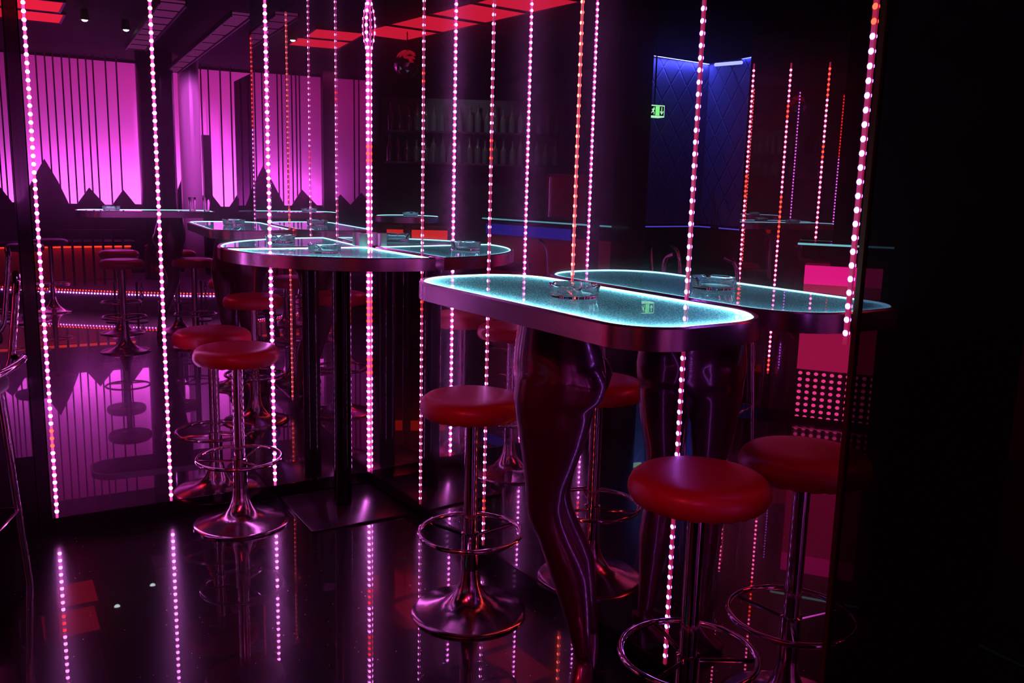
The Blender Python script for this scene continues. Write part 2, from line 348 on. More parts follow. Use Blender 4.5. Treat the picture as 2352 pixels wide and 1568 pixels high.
def inset(pts, d):
    n = len(pts); out = []
    area_ = sum(pts[i - 1][0] * pts[i][1] - pts[i][0] * pts[i - 1][1] for i in range(n)); sg = 1 if area_ > 0 else -1
    for i in range(n):
        p0, p, p1 = Vector(pts[i - 1]), Vector(pts[i]), Vector(pts[(i + 1) % n]); e0 = (p - p0).normalized(); e1 = (p1 - p).normalized()
        n0 = Vector((-e0.y, e0.x)) * sg; n1 = Vector((-e1.y, e1.x)) * sg; b_ = (n0 + n1); b_.normalize(); k = d / max(0.35, b_.dot(n0)); out.append(tuple(p + b_ * k))
    return out
def densify(pts, step=0.02):
    out = []; n = len(pts)
    for i in range(n):
        a, c = Vector(pts[i]), Vector(pts[(i + 1) % n]); m = max(1, int((c - a).length / step))
        for k in range(m): out.append(tuple(a.lerp(c, k / m)))
    return out
HT = 1.192
def table_top(root, outline, z=HT, h=0.052):
    """steel rim with a bevelled lip, speckled glass inside it, light line round the glass"""
    rim_in = inset(outline, 0.016); lo = z - h; n = len(outline)
    bm = NBM(); secs = []
    o2 = inset(outline, 0.0035)
    for pts, zz in ((rim_in, lo), (outline, lo), (outline, z - 0.001), (o2, z + 0.003), (inset(outline, 0.0125), z + 0.003), (rim_in, z - 0.001)):
        secs.append([bm.verts.new((x, y, zz)) for x, y in pts])
    for A, Bq in zip(secs, secs[1:] + secs[:1]):
        for i in range(n): bm.faces.new((A[i], A[(i + 1) % n], Bq[(i + 1) % n], Bq[i]))
    obj('steel_rim', bm, STEEL, root)
    bm = NBM(); bm.faces.new([bm.verts.new((x, y, z - 0.0005)) for x, y in rim_in])
    bm.normal_update()
    for f_ in bm.faces:
        if f_.normal.z < 0: f_.normal_flip()
    g = obj('glass_top', bm, GTOP, root, smooth=False, recalc=False)
    bm = NBM(); pb = [bm.verts.new((x, y, lo + 0.004)) for x, y in rim_in]; pt_ = [bm.verts.new((x, y, z - 0.003)) for x, y in rim_in]; bm.faces.new(pb)
    for i in range(n): bm.faces.new((pb[i], pb[(i + 1) % n], pt_[(i + 1) % n], pt_[i]))
    obj('light_tray', bm, WHITE, root, smooth=False)
    bm = NBM(); prism(bm, rim_in, lo, lo + 0.003); obj('underside', bm, BLACK, root, smooth=False)
    ln = densify(inset(outline, 0.028), 0.03); bm = NBM(); tube(bm, [(x, y, z - 0.017) for x, y in ln], 0.004, 6, closed=True); obj('ring_lamp', bm, CYANLAMP, root)
    ln = densify(inset(outline, 0.0185)); bm = NBM(); tube(bm, [(x, y, z + 0.0002) for x, y in ln], 0.0024, 6, closed=True)
    l = obj('light_line', bm, CYAN, root); l['label'] = 'glowing cyan light line round the glass'
    return root
# corner table: quarter disc
ct = thing('corner_bar_table', 'quarter-round glowing glass bar table fitted in the mirror corner on one dark post', 'bar table', (0, 0, 0), 0, 'glass tables by the mirrors')
RC = 0.695; a_end = -PI / 2 + TH
out = [(-0.022, -0.020)]
a0, a1 = PI + 0.03, 1.5 * PI + TH - 0.03
out += [(RC * math.cos(a0 + (a1 - a0) * k / 40), RC * math.sin(a0 + (a1 - a0) * k / 40)) for k in range(41)]
table_top(ct, out)
bm = NBM(); lathe(bm, [(0, HT - 0.048), (0.042, HT - 0.048), (0.042, 0.012), (0, 0.012)], 40, -0.222, -0.222)
obj('post', bm, princ('black_post', (0.006, 0.004, 0.006), 0.12, spec=0.3), ct)
bm = NBM(); box(bm, -0.462, -0.49, 0.0005, -0.010, -0.012, 0.010); bevel(bm, 0.002); obj('foot_plate', bm, princ('satin_black_plate', (0.02, 0.012, 0.016), 0.22, coat=0.0, spec=0.9), ct)
# mannequin leg builder -------------------------------------------------
def loft(bm, secs, n=20):
    """secs: (centre Vector, rx along L, ry along V); rings horizontal"""
    rings = []
    for c, ra, rb in secs:
        rings.append([bm.verts.new((c[0] + ra * math.cos(2 * PI * k / n), c[1] + rb * math.sin(2 * PI * k / n), c[2])) for k in range(n)])
    for A, Bq in zip(rings, rings[1:]):
        for k in range(n): bm.faces.new((A[k], A[(k + 1) % n], Bq[(k + 1) % n], Bq[k]))
    bm.faces.new(rings[0]); bm.faces.new(rings[-1][::-1])
def mannequin_mesh():
    bm = NBM()   # x = the way the figure faces, y = sideways, z up
    loft(bm, [((0.02, 0, 1.142), 0.105, 0.135), ((0.018, 0, 1.08), 0.118, 0.150), ((0.012, 0, 1.02), 0.132, 0.168), ((0.006, 0, 0.96), 0.138, 0.178), ((0.004, 0, 0.90), 0.130, 0.175), ((0.008, 0, 0.85), 0.100, 0.15)], 28)
    for sg in (-1, 1):
        y0 = sg * 0.085
        f = 0.012 * sg
        def P(x, dy, z): return (x + f, y0 + dy, z)
        loft(bm, [(P(-0.045, 0.0, 1.0), 0.075, 0.075), (P(-0.058, 0, 0.95), 0.086, 0.082), (P(-0.05, 0, 0.90), 0.080, 0.08), (P(-0.02, 0, 0.85), 0.06, 0.07)])
        loft(bm, [(P(0.008, 0.0, 0.97), 0.110, 0.088), (P(0.012, 0, 0.90), 0.115, 0.088), (P(0.010, 0, 0.83), 0.103, 0.083), (P(0.012, -sg * 0.003, 0.76), 0.090, 0.077), (P(0.016, -sg * 0.006, 0.70), 0.076, 0.070),
                  (P(0.024, -sg * 0.010, 0.63), 0.060, 0.060), (P(0.026, -sg * 0.012, 0.57), 0.054, 0.054), (P(0.016, -sg * 0.013, 0.53), 0.052, 0.050), (P(-0.006, -sg * 0.012, 0.48), 0.050, 0.050), (P(-0.032, -sg * 0.010, 0.42), 0.055, 0.053),
                  (P(-0.055, -sg * 0.008, 0.36), 0.056, 0.053), (P(-0.072, -sg * 0.006, 0.29), 0.047, 0.045), (P(-0.086, -sg * 0.004, 0.22), 0.037, 0.036), (P(-0.098, 0, 0.15), 0.029, 0.030), (P(-0.106, 0, 0.115), 0.028, 0.029)], 24)
        # foot on tiptoe, turned out sideways
        c = [(-0.106, -0.016, 0.118, 0.028, 0.030), (-0.106, -0.008, 0.090, 0.033, 0.034), (-0.104, 0.012, 0.062, 0.036, 0.034), (-0.100, 0.036, 0.038, 0.038, 0.028), (-0.096, 0.064, 0.022, 0.038, 0.019), (-0.093, 0.088, 0.013, 0.030, 0.011)]
        rings = []
        for x, yy_, z, rx, rz in c: rings.append([bm.verts.new((x + f + rx * math.cos(2 * PI * k / 16), y0 + yy_ + 0.3 * rz * math.sin(2 * PI * k / 16), z + rz * math.sin(2 * PI * k / 16))) for k in range(16)])
        for A, Bq in zip(rings, rings[1:]):
            for k in range(16): bm.faces.new((A[k], A[(k + 1) % 16], Bq[(k + 1) % 16], Bq[k]))
        bm.faces.new(rings[0]); bm.faces.new(rings[-1][::-1])
    bmesh.ops.recalc_face_normals(bm, faces=bm.faces)
    me = bpy.data.meshes.new('mannequin_legs'); bm.to_mesh(me); bm.free(); me.materials.append(BODY)
    o = bpy.data.objects.new('mannequin_legs', me)
    rm = o.modifiers.new('remesh', 'REMESH'); rm.mode = 'VOXEL'; rm.voxel_size = 0.007; rm.use_smooth_shade = True
    sm = o.modifiers.new('smooth', 'SMOOTH'); sm.factor = 0.6; sm.iterations = 14
    return o
def heel_mesh(sg):
    bm = NBM()
    if True:
        x, y = -0.106 + 0.012 * sg, sg * 0.085 - 0.022
        tube(bm, [(x, y, 0.10), (x, y - 0.006, 0.05), (x, y - 0.006, 0.0)], [0.024, 0.012, 0.008], 12)
    return bm
def leg_table(loc, rot_table, outline, leg_at, leg_rot, label, group):
    t = thing('mannequin_leg_table', label, 'bar table', loc, rot_table, group)
    table_top(t, outline)
    m_ = mannequin_mesh(); link(m_); m_.parent = t; m_.location = leg_at; m_.rotation_euler = (0, 0, leg_rot - rot_table); m_['label'] = 'glossy dark lower half of a mannequin'
    for sg in (-1, 1): obj('heel', heel_mesh(sg), BODY, m_)
    return t
# oval table in frame of the right wall: table x = s, table y = w
OV = rounded_outline([(1.322, 0.014, 0.20), (2.527, 0.014, 0.21), (2.527, 0.516, 0.15), (1.322, 0.516, 0.22)], 12)
ovw = [tuple(PB(s, w_)[:2]) for s, w_ in OV]
ctr = (-0.157, -1.92)
local = [(x - ctr[0], y - ctr[1]) for x, y in ovw]
face = math.atan2(0.5594, -0.8289)
leg_table((ctr[0], ctr[1], 0), 0.0, local, (0.0, 0.0, 0), face, 'long glowing glass bar table standing on dark mannequin legs against the right mirror', 'glass tables by the mirrors')
# second mannequin table behind the camera side, end towards the wall panel
o2 = rounded_outline([(-0.57, -0.25, 0.2), (0.57, -0.25, 0.12), (0.57, 0.25, 0.12), (-0.57, 0.25, 0.2)], 10)
leg_table((-0.33, -4.55, 0), 0.05, o2, (0.18, 0.02, 0), 0.3, 'glowing glass table on mannequin legs, seen only as the distant table in the back mirror', 'glass tables by the mirrors')

rt = thing('round_bar_table', 'small round glowing glass table, seen only in the right mirror beside the corner strip', 'bar table', (-2.2, -3.4, 0), 0, 'glass tables by the mirrors')
table_top(rt, [(0.30 * math.cos(2 * PI * k / 48), 0.30 * math.sin(2 * PI * k / 48)) for k in range(48)])
bm = NBM(); lathe(bm, [(0, HT - 0.05), (0.04, HT - 0.05), (0.04, 0.02), (0.2, 0.012), (0.2, 0.0), (0, 0.0)], 32); obj('post', bm, BLACKGLOSS, rt)

# ------------------------------------------------------------------ ashtrays and glasses
def make_ashtray():
    bm = NBM(); n = 72
    prof = [(0, 0.0), (0.060, 0.0), (0.066, 0.003), (0.068, 0.010), (0.071, 0.030), (0.0735, 0.035), (0.072, 0.040), (0.066, 0.040), (0.063, 0.036), (0.057, 0.014), (0.050, 0.010), (0, 0.010)]
    lathe(bm, prof, n)
    for v in bm.verts:
        if v.co.z > 0.033:
            a = math.atan2(v.co.y, v.co.x)
            for c in (0.98, 0.98 + 2 * PI / 3, 0.98 - 2 * PI / 3):
                d = (a - c + PI) % (2 * PI) - PI; v.co.z -= 0.012 * math.exp(-(d / 0.10) ** 2)
    return obj('ashtray', bm, GLASS)
ash = make_ashtray()
tag(ash, 'round clear glass ashtray on the oval glowing table', 'ashtray', 'glass ashtrays'); ash.location = (-0.168, -1.984, HT - 0.0002); ash.rotation_euler = (0, 0, 1.15)
for (x, y, r, l) in ((-0.335, -0.331, 1.0, 'round clear glass ashtray on the quarter-round corner table'), (-0.62, -4.5, 0.2, 'round clear glass ashtray on the distant table in the back mirror'), (-2.22, -3.38, 0.2, 'round clear glass ashtray on the small round table in the right mirror')):
    c = ash.copy(); link(c); c.location = (x, y, HT - 0.0002); c.rotation_euler = (0, 0, r); c['label'] = l
bm = NBM(); box(bm, -0.034, -0.034, 0, 0.0, 0.0, 0.062); bevel(bm, 0.004, 2)
tag(obj('plastic_block', bm, princ('milky_plastic', (0.35, 0.5, 0.4), 0.35), loc=(-0.030, -0.026, HT + 0.0035)), 'small milky plastic block at the inner corner of the corner table', 'block')
def tumbler():
    bm = NBM(); lathe(bm, [(0, 0), (0.026, 0), (0.028, 0.004), (0.033, 0.118), (0.034, 0.125), (0.032, 0.125), (0.0305, 0.118), (0.026, 0.014), (0, 0.012)], 32)
    return obj('drinking_glass', bm, GLASS)
tb = tumbler(); tag(tb, 'empty straight drinking glass, reflected left of its twin in the back mirror', 'glass', 'drinking glasses'); tb.location = (0.06, -4.50, HT)
c = tb.copy(); link(c); c.location = (0.18, -4.47, HT); c['label'] = 'empty straight drinking glass, reflected nearer the dark panel in the back mirror'
for (x, y, l) in ((-0.60, -4.15, 'red bar stool on the mirror side of the second mannequin table'), (-0.02, -4.12, 'red bar stool near the dark panel at the second mannequin table'),
                  (-0.50, -5.15, 'red bar stool behind the second mannequin table, towards the stage'), (0.0, -5.05, 'red bar stool behind the glasses of the second mannequin table')):
    put_stool(False, x, y, x * 5, l, 'red bar stools seen in the mirrors')

# ------------------------------------------------------------------ chrome backed bar chairs at the left
def make_chair():
    t = thing('bar_chair', '', 'bar chair', (0, 0, 0))
    bm = NBM(); box(bm, -0.2, -0.2, 0.74, 0.2, 0.2, 0.80); bevel(bm, 0.02, 3); obj('seat', bm, BLACKVINYL, t)
    for sx in (-1, 1):
        for sy in (-1, 1):
            bm = NBM(); tube(bm, [(sx * 0.17, sy * 0.17, 0.75), (sx * 0.21, sy * 0.21, 0.0)], 0.0125, 12); obj('leg', bm, CHROME, t)
    bm = NBM(); p = smoothpath([(-0.19, 0.12, 0.78), (-0.2, 0.2, 0.80), (-0.2, 0.22, 0.95), (-0.21, 0.24, 1.13), (-0.14, 0.26, 1.16)], 2); tube(bm, p, 0.012, 10); obj('back_post', bm, CHROME, t); bm = NBM()
    p = smoothpath([(0.19, 0.12, 0.78), (0.2, 0.2, 0.80), (0.2, 0.22, 0.95), (0.21, 0.24, 1.13), (0.14, 0.26, 1.16)], 2); tube(bm, p, 0.012, 10); obj('back_post', bm, CHROME, t)
    bm = NBM(); p = smoothpath([(-0.2, 0.21, 0.86), (-0.18, 0.27, 0.86), (0.18, 0.27, 0.86), (0.2, 0.21, 0.86)], 2); tube(bm, p, 0.012, 10); obj('back_rail', bm, CHROME, t)
    bm = NBM(); tube(bm, [(x * 0.2, y * 0.2, 0.3) for x, y in ((-1, -1), (1, -1), (1, 1), (-1, 1))], 0.01, 8, closed=True); obj('foot_rail', bm, CHROME, t)
    return t
ch = make_chair(); ch.location = (-1.80, -0.62, 0); ch.rotation_euler = (0, 0, -1.9)
ch['label'] = 'black bar chair with bent chrome back, cut by the left edge beside the pillar'; ch['group'] = 'chrome bar chairs'
for x, y, r, l in ((-2.30, -0.05, -1.2, 'black bar chair with bent chrome back behind the pillar, seen in the right mirror'),):
    c = copytree(ch); c.location = (x, y, 0); c.rotation_euler = (0, 0, r); c['label'] = l

# ------------------------------------------------------------------ the room seen in the mirrors
# magenta lit stretched-fabric wall
bm = NBM(); box(bm, -3.0, -9.32, 0.9, 3.1, -9.25, 2.98); tag(obj('fabric_wall_panel', bm, FABRIC, smooth=False), 'magenta lit fabric wall glowing behind jagged black peaks in the back mirror', 'wall panel')
bm = NBM()
zig = [(-3.0, 1.2), (-2.45, 1.16), (-2.28, 1.33), (-2.12, 1.15), (-1.97, 1.30), (-1.84, 1.14), (-1.62, 1.14), (-1.41, 1.36), (-1.26, 1.13), (-1.16, 1.13), (-1.0, 1.45), (-0.87, 1.68), (-0.73, 1.4), (-0.62, 1.12), (-0.52, 1.12), (-0.37, 1.33), (-0.19, 1.11), (-0.10, 1.11), (0.04, 1.31), (0.18, 1.12), (0.65, 1.12), (0.80, 1.5), (0.95, 1.12), (1.02, 1.2), (1.13, 1.33), (1.30, 1.10), (1.42, 1.10), (1.62, 1.4), (1.9, 1.1), (3.1, 1.1)]
fr = [bm.verts.new((x, -8.90, z)) for x, z in zig] + [bm.verts.new((3.1, -8.90, 0.2)), bm.verts.new((-3.0, -8.90, 0.2))]
bk = [bm.verts.new((v.co.x, -8.935, v.co.z)) for v in fr]; bm.faces.new(fr); bm.faces.new(bk[::-1])
for i in range(len(fr)): bm.faces.new((fr[i], fr[(i + 1) % len(fr)], bk[(i + 1) % len(fr)], bk[i]))
tag(obj('peaked_backboard', bm, BLACK, smooth=False), 'black backboard with a jagged mountain top in front of the magenta wall', 'backboard')
for i, x in enumerate((-2.27, -2.2, -1.41, -1.36, -1.30, -1.23, -1.16, -1.10, -0.89, -0.79, -0.70, -0.60, -0.51, -0.415, -0.32, -0.24, -0.09, 0.04, 1.1, 1.2, 1.36, 1.5)):
    bm = NBM(); box(bm, x - 0.009, -9.0, 1.05, x + 0.009, -8.982, 3.02)
    o = obj('black_pole', bm, BLACK, smooth=False); tag(o, 'thin black vertical pole in front of the magenta wall', 'pole', 'black poles before the magenta wall')
bm = NBM(); lathe(bm, [(0, 0.202), (0.22, 0.202), (0.22, 3.0), (0, 3.0)], 40, 0.36, -8.1); struct(obj('column_round', bm, BLACKGLOSS))
bm = NBM(); lathe(bm, [(0, 0.202), (0.13, 0.202), (0.13, 3.0), (0, 3.0)], 40, 0.80, -8.3)
tag(obj('curtain_tube', bm, princ('pale_satin', (0.7, 0.5, 0.65), 0.35)), 'pale satin round column beside the dark column in the back mirror', 'column')
spot('purple_column_spot', (1.0, -6.6, 2.9), (0.8, -8.3, 1.9), 230, (0.95, 0.15, 1.0), 56)  # unseen lamp added to brighten the pale column
bm = NBM(); box(bm, -1.82, -8.75, 0.2, -1.66, -8.6, 3.0); struct(obj('column_square', bm, BLACK, smooth=False))
bm = NBM(); box(bm, 0.98, -8.5, 0.2, 1.08, -8.4, 2.05); struct(obj('column_short', bm, BLACK, smooth=False))
# stage with two rows of diodes along its front edge
fp = [(-2.6, -8.35), (-1.68, -7.80), (-1.03, -7.22), (-0.39, -6.74), (0.27, -6.33), (0.9, -6.1), (1.7, -6.05), (2.6, -6.1)]
fpath = [tuple(v) for v in smoothpath([Vector((x, y, 0)) for x, y in fp], 2)]
bm = NBM(); prism(bm, [(v[0], v[1]) for v in fpath] + [(2.6, -8.85), (-2.6, -8.85)], 0.0, 0.2)
st = thing('stage', 'low purple-lit stage edged with two rows of diodes in the back mirror', 'stage')
obj('platform', bm, princ('lilac_laminate', (0.22, 0.13, 0.3), 0.3), st, smooth=False)
def along(path, step):
    out = []; acc = 0
    for a, c in zip(path, path[1:]):
        a, c = Vector(a), Vector(c); L = (c - a).length; t = step - acc
        while t < L: out.append((a.lerp(c, t / L), (c - a).normalized())); t += step
        acc = (L + acc) % step
    return out
for key, z, off, nm in (('M', 0.185, 0.004, 'white'), ('R', 0.212, -0.01, 'red')):
    row = bpy.data.objects.new('diode_row', None); link(row); row.parent = st; row['label'] = nm + ' row of diodes along the edge'
    for q, t in [x for x in along(fpath, 0.036) if -1.75 < x[0].x < 1.1][:95]:
        nr = Vector((t.y, -t.x, 0)); nr = nr if nr.y > 0 else -nr
        o = bpy.data.objects.new('diode', LM[key]); link(o); o.parent = row; o.location = (q.x + nr.x * off, q.y + nr.y * off, z); o.rotation_euler = nr.to_track_quat('Z', 'Y').to_euler()
# red lit booth front on the stage
bt = thing('booth', 'low red lit booth with orange light under its top, in the back mirror', 'booth')
bm = NBM(); box(bm, -1.9, -8.5, 0.203, 0.0, -8.2, 0.60); obj('front', bm, princ('pink_laminate', (0.6, 0.2, 0.25), 0.5), bt, smooth=False)
bm = NBM(); box(bm, -1.95, -8.55, 0.63, 0.05, -8.08, 0.68); obj('top', bm, BLACK, bt, smooth=False)
bm = NBM(); box(bm, -1.9, -8.17, 0.605, 0.0, -8.13, 0.628); obj('light_bar', bm, emis('booth_light', (1.0, 0.05, 0.02), 1.6), bt, smooth=False)
rl = thing('railing', 'short black railing standing in front of the red booth in the back mirror', 'railing', (-0.5, -7.6, 0.203))
for k in range(7): bm = NBM(); box(bm, k * 0.11 - 0.33, -0.012, 0, k * 0.11 - 0.306, 0.012, 0.62); obj('bar', bm, BLACK, rl, smooth=False)
bm = NBM(); box(bm, -0.36, -0.015, 0.62, 0.38, 0.015, 0.65); obj('handrail', bm, BLACK, rl, smooth=False)
# black stools around the booth
bs = make_stool(BLACKVINYL)
BSG = 'black bar stools in the mirrors'
for i, (x, y, l) in enumerate(((-1.25, -6.2, 'black bar stool before the stage, reflected at the far left'), (-0.98, -6.9, 'black bar stool by the left end of the stage'), (-2.95, -2.75, 'black round bar stool standing before the red bar front'))):
    o = bs if i == 0 else copytree(bs); o.location = (x, y, 0); o['label'] = l; o['group'] = BSG; o['category'] = 'bar stool'
# decorative chain stands
def chain_stand(x, y, label):
    t = thing('chain_stand', label, 'stand', (x, y, 0), 0, 'chain stands before the stage')
    bm = NBM(); lathe(bm, [(0, 0), (0.1, 0), (0.1, 0.01), (0.012, 0.02), (0.012, 0.42), (0, 0.42)], 16); obj('post', bm, BLACK, t)
    bm = NBM()
    for k in range(9):
        z = 0.38 - k * 0.04; ring = [(0.045 + (0.016 if k % 2 else 0.004) * math.cos(a), (0.004 if k % 2 else 0.016) * math.sin(a), z + 0.026 * math.sin(a)) for a in [2 * PI * j / 12 for j in range(12)]]
        if k % 2 == 0: ring = [(0.045, 0.016 * math.cos(a), z + 0.026 * math.sin(a)) for a in [2 * PI * j / 12 for j in range(12)]]
        tube(bm, ring, 0.005, 6, closed=True)
    obj('chain', bm, BLACK, t)
for i, (x, y) in enumerate(((-0.47, -5.9), (-0.27, -5.8), (0.35, -5.7))):
    chain_stand(x, y, ['black chain stand, reflected left of the mannequin legs', 'black chain stand, reflected second before the stage', 'black chain stand, reflected right of the mannequin legs'][i])
# red ceiling panels
RP = emis('red_ceiling_panel', (1.0, 0.018, 0.06), 1.15)
def ceil_light(x0, y0, x1, y1, label, m=RP, z=3.0):
    t = thing('ceiling_light', label, 'ceiling light', ((x0 + x1) / 2, (y0 + y1) / 2, z), 0, 'red ceiling light panels')
    hx, hy = (x1 - x0) / 2, (y1 - y0) / 2
    bm = NBM(); box(bm, -hx, -hy, -0.005, hx, hy, 0.010); obj('diffuser', bm, m, t, smooth=False)
    bm = NBM()
    for a in ((-hx - 0.02, -hy - 0.02, hx + 0.02, -hy), (-hx - 0.02, hy, hx + 0.02, hy + 0.02), (-hx - 0.02, -hy, -hx, hy), (hx, -hy, hx + 0.02, hy)): box(bm, a[0], a[1], -0.01, a[2], a[3], 0.015)
    obj('frame', bm, BLACK, t, smooth=False)
yy = [(-2.60, -1.98), (-3.31, -2.68), (-4.05, -3.40), (-4.78, -4.14), (-5.50, -4.86)]
for i, (a, c) in enumerate(yy[:4]):
    ceil_light(-2.98, a, -2.38, c, 'square red ceiling panel over the bar, %s in the right mirror' % ['rightmost', 'second from the right', 'third from the right', 'leftmost'][i])
for i, (x0, y0, x1, y1) in enumerate(((-1.35, -6.40, -0.80, -5.82), (-1.35, -5.72, -0.85, -5.14))):
    ceil_light(x0, y0, x1, y1, ['red ceiling panel nearest the stage, high in the back mirror', 'red ceiling panel nearest the mirror, high in the back mirror'][i])
# glossy ceiling beams, their magenta reflection painted as weak emission
MV = emis('mauve_trough', (0.42, 0.05, 0.30), 0.35)
for i, (p0, p1, wd) in enumerate((((-0.24, -3.4), (-0.10, -6.3), 0.09), ((0.32, -3.6), (0.58, -8.2), 0.07))):
    d = Vector((p1[0] - p0[0], p1[1] - p0[1], 0)); L = d.length; ang = math.atan2(d.y, d.x)
    t = thing('ceiling_trough', ['mauve lit ceiling trough, the wider one, at the top of the back mirror', 'mauve lit ceiling trough, the narrow long one, at the top of the back mirror'][i], 'light trough', (p0[0], p0[1], 2.8), ang, 'ceiling troughs')
    bm = NBM(); box(bm, 0, -wd, 0, L, wd, 0.02); obj('diffuser', bm, MV, t, smooth=False)
    bm = NBM()
    for k in range(9): box(bm, L * k / 8 - 0.012, -wd - 0.005, -0.006, L * k / 8 + 0.012, wd + 0.005, 0.0)
    box(bm, 0, -wd - 0.012, -0.02, L, -wd, 0.03); box(bm, 0, wd, -0.02, L, wd + 0.012, 0.03); obj('frame', bm, BLACK, t, smooth=False)
# small white halogen lamps
for i, (x, y) in enumerate(((-0.26, -5.75), (-0.66, -5.4))):
    t = thing('halogen_spot', ['tiny white ceiling spot reflected between the two left strips', 'tiny white ceiling spot reflected right of the third strip'][i], 'ceiling light', (x, y, 2.9), 0, 'white ceiling spots')
    bm = NBM(); lathe(bm, [(0, 0.1), (0.03, 0.1), (0.045, 0.0), (0.04, 0.0), (0.03, 0.03), (0, 0.03)], 20); obj('housing', bm, BLACK, t)
    bm = NBM(); lathe(bm, [(0, -0.012), (0.018, -0.008), (0.028, 0.004), (0.028, 0.026), (0, 0.026)], 16); obj('bulb', bm, emis('halogen', (0.8, 1.0, 1.0), 9), t)
# mirror ball
t = thing('mirror_ball', 'dim mirror ball hanging under the ceiling, seen in the right mirror', 'mirror ball', (-2.72, -4.31, 2.68))
bm = NBM(); bmesh.ops.create_icosphere(bm, subdivisions=3, radius=0.14); obj('ball', bm, princ('mirror_tiles', (0.4, 0.3, 0.32), 0.12, metal=1.0), t, smooth=False)
bm = NBM(); tube(bm, [(0, 0, 0.13), (0, 0, 0.33)], 0.006, 8); obj('rod', bm, BLACK, t)
# bar counter along the left of the room
bar = thing('bar_counter', 'long bar counter with teal lit top edge and red front, seen in the right mirror', 'bar counter')
P0, P1 = Vector((-3.12, -3.42, 0)), Vector((-3.34, -1.6, 0)); d = (P1 - P0).normalized(); nr = Vector((d.y, -d.x, 0)); nr = nr if nr.x > 0 else -nr
def quadbox(a, c, n_, w0, w1, z0, z1):
    bm = NBM(); prism(bm, [tuple((a + n_ * w0)[:2]), tuple((c + n_ * w0)[:2]), tuple((c + n_ * w1)[:2]), tuple((a + n_ * w1)[:2])], z0, z1); return bm
obj('counter_top', quadbox(P0, P1, nr, -0.5, 0.06, 1.15, 1.18), BLACKGLOSS, bar, smooth=False)
obj('edge_light', quadbox(P0, P1, nr, 0.06, 0.066, 1.165, 1.178), emis('teal_edge', (0.2, 0.8, 0.85), 0.9), bar, smooth=False)
obj('front', quadbox(P0, P1, nr, -0.45, 0.0, 0.0, 1.04), princ('bar_front_laminate', (0.45, 0.1, 0.13), 0.5), bar, smooth=False)
obj('blue_light_band', quadbox(P0, P0.lerp(P1, 0.62), nr, 0.0, 0.012, 1.02, 1.12), emis('bar_blue', (0.06, 0.05, 1.0), 0.35), bar, smooth=False)
rb = thing('service_cabinet', 'low dark cabinet with an orange-red light band, left of the bar in the right mirror', 'cabinet')
S0, S1 = Vector((-2.32, -4.05, 0)), Vector((-2.86, -3.70, 0)); sd = (S1 - S0).normalized(); sn = Vector((sd.y, -sd.x, 0)); sn = sn if sn.y > 0 else -sn
obj('body', quadbox(S0, S1, sn, -0.4, 0.0, 0.0, 1.06), BLACK, rb, smooth=False)
obj('light_band', quadbox(S0.lerp(S1, 0.03), S1.lerp(S0, 0.03), sn, 0.0, 0.012, 0.93, 1.035), emis('orange_red_band', (1.0, 0.025, 0.012), 1.1), rb, smooth=False)
spot('bar_front_wash', (-2.2, -2.3, 2.95), (-3.2, -2.4, 0.6), 60, (1.0, 0.03, 0.05), 70)  # unseen red fill added to light the bar front
# back bar with bottles
ang = math.atan2(-3.78 + 4.93, -4.41 + 2.73)
for z, nm in ((1.72, 'lower'), (2.05, 'upper')):
    bm = NBM(); box(bm, -0.95, -0.08, -0.02, 0.95, 0.08, 0); o = obj('wall_shelf', bm, BLACKGLOSS, smooth=False, loc=(-3.55, -4.3, z)); o.rotation_euler = (0, 0, ang); tag(o, 'dark %s shelf of the back bar holding dim bottles' % nm, 'shelf')
bm = NBM(); box(bm, -1.0, 0.09, 0, 1.0, 0.14, 2.4); o = obj('wall_back_bar', bm, WALLDARK, smooth=False, loc=(-3.55, -4.3, 0)); o.rotation_euler = (0, 0, ang); struct(o)
bm = NBM(); lathe(bm, [(0, 0), (0.034, 0), (0.036, 0.01), (0.036, 0.15), (0.030, 0.18), (0.013, 0.21), (0.013, 0.27), (0.016, 0.275), (0.016, 0.285), (0, 0.285)], 20)
bottle = obj('bottle', bm, princ('bottle_glass', (0.05, 0.06, 0.06), 0.05, spec=1.0, coat=1.0))
ca, sa = math.cos(ang), math.sin(ang); k = 0
for z in (1.72, 2.05):
    for i in range(20):
        o = bottle if k == 0 else bottle.copy()
        if k: link(o)
        x = -0.9 + i * 0.094 + R.uniform(-0.012, 0.012); y = R.uniform(-0.02, 0.02)
        o.location = (-3.55 + ca * x - sa * y, -4.3 + sa * x + ca * y, z); s_ = R.uniform(0.8, 1.08); o.scale = (1, 1, s_)
        tag(o, 'dim bottle standing on the back bar shelf in the right mirror', 'bottle', 'bottles on the back bar'); k += 1
spot('white_bar_spot', (-2.6, -3.6, 2.9), (-3.55, -4.3, 1.9), 55, (0.7, 0.95, 1.0), 60)  # unseen fill added so the bottles catch some light
# glittering picture standing on the bar
t = thing('framed_picture', 'dark framed picture with red reflections standing on the bar', 'picture', (-3.46, -2.62, 1.185), 0.92)
bm = NBM(); box(bm, -0.01, -0.19, 0, 0.01, 0.19, 0.43); bevel(bm, 0.004); obj('frame', bm, princ('grey_frame', (0.06, 0.04, 0.05), 0.3), t)
bm = NBM(); box(bm, 0.0101, -0.165, 0.03, 0.0125, 0.165, 0.40); obj('pane', bm, princ('picture_pane', (0.16, 0.01, 0.02), 0.08, coat=1.0), t, smooth=False)
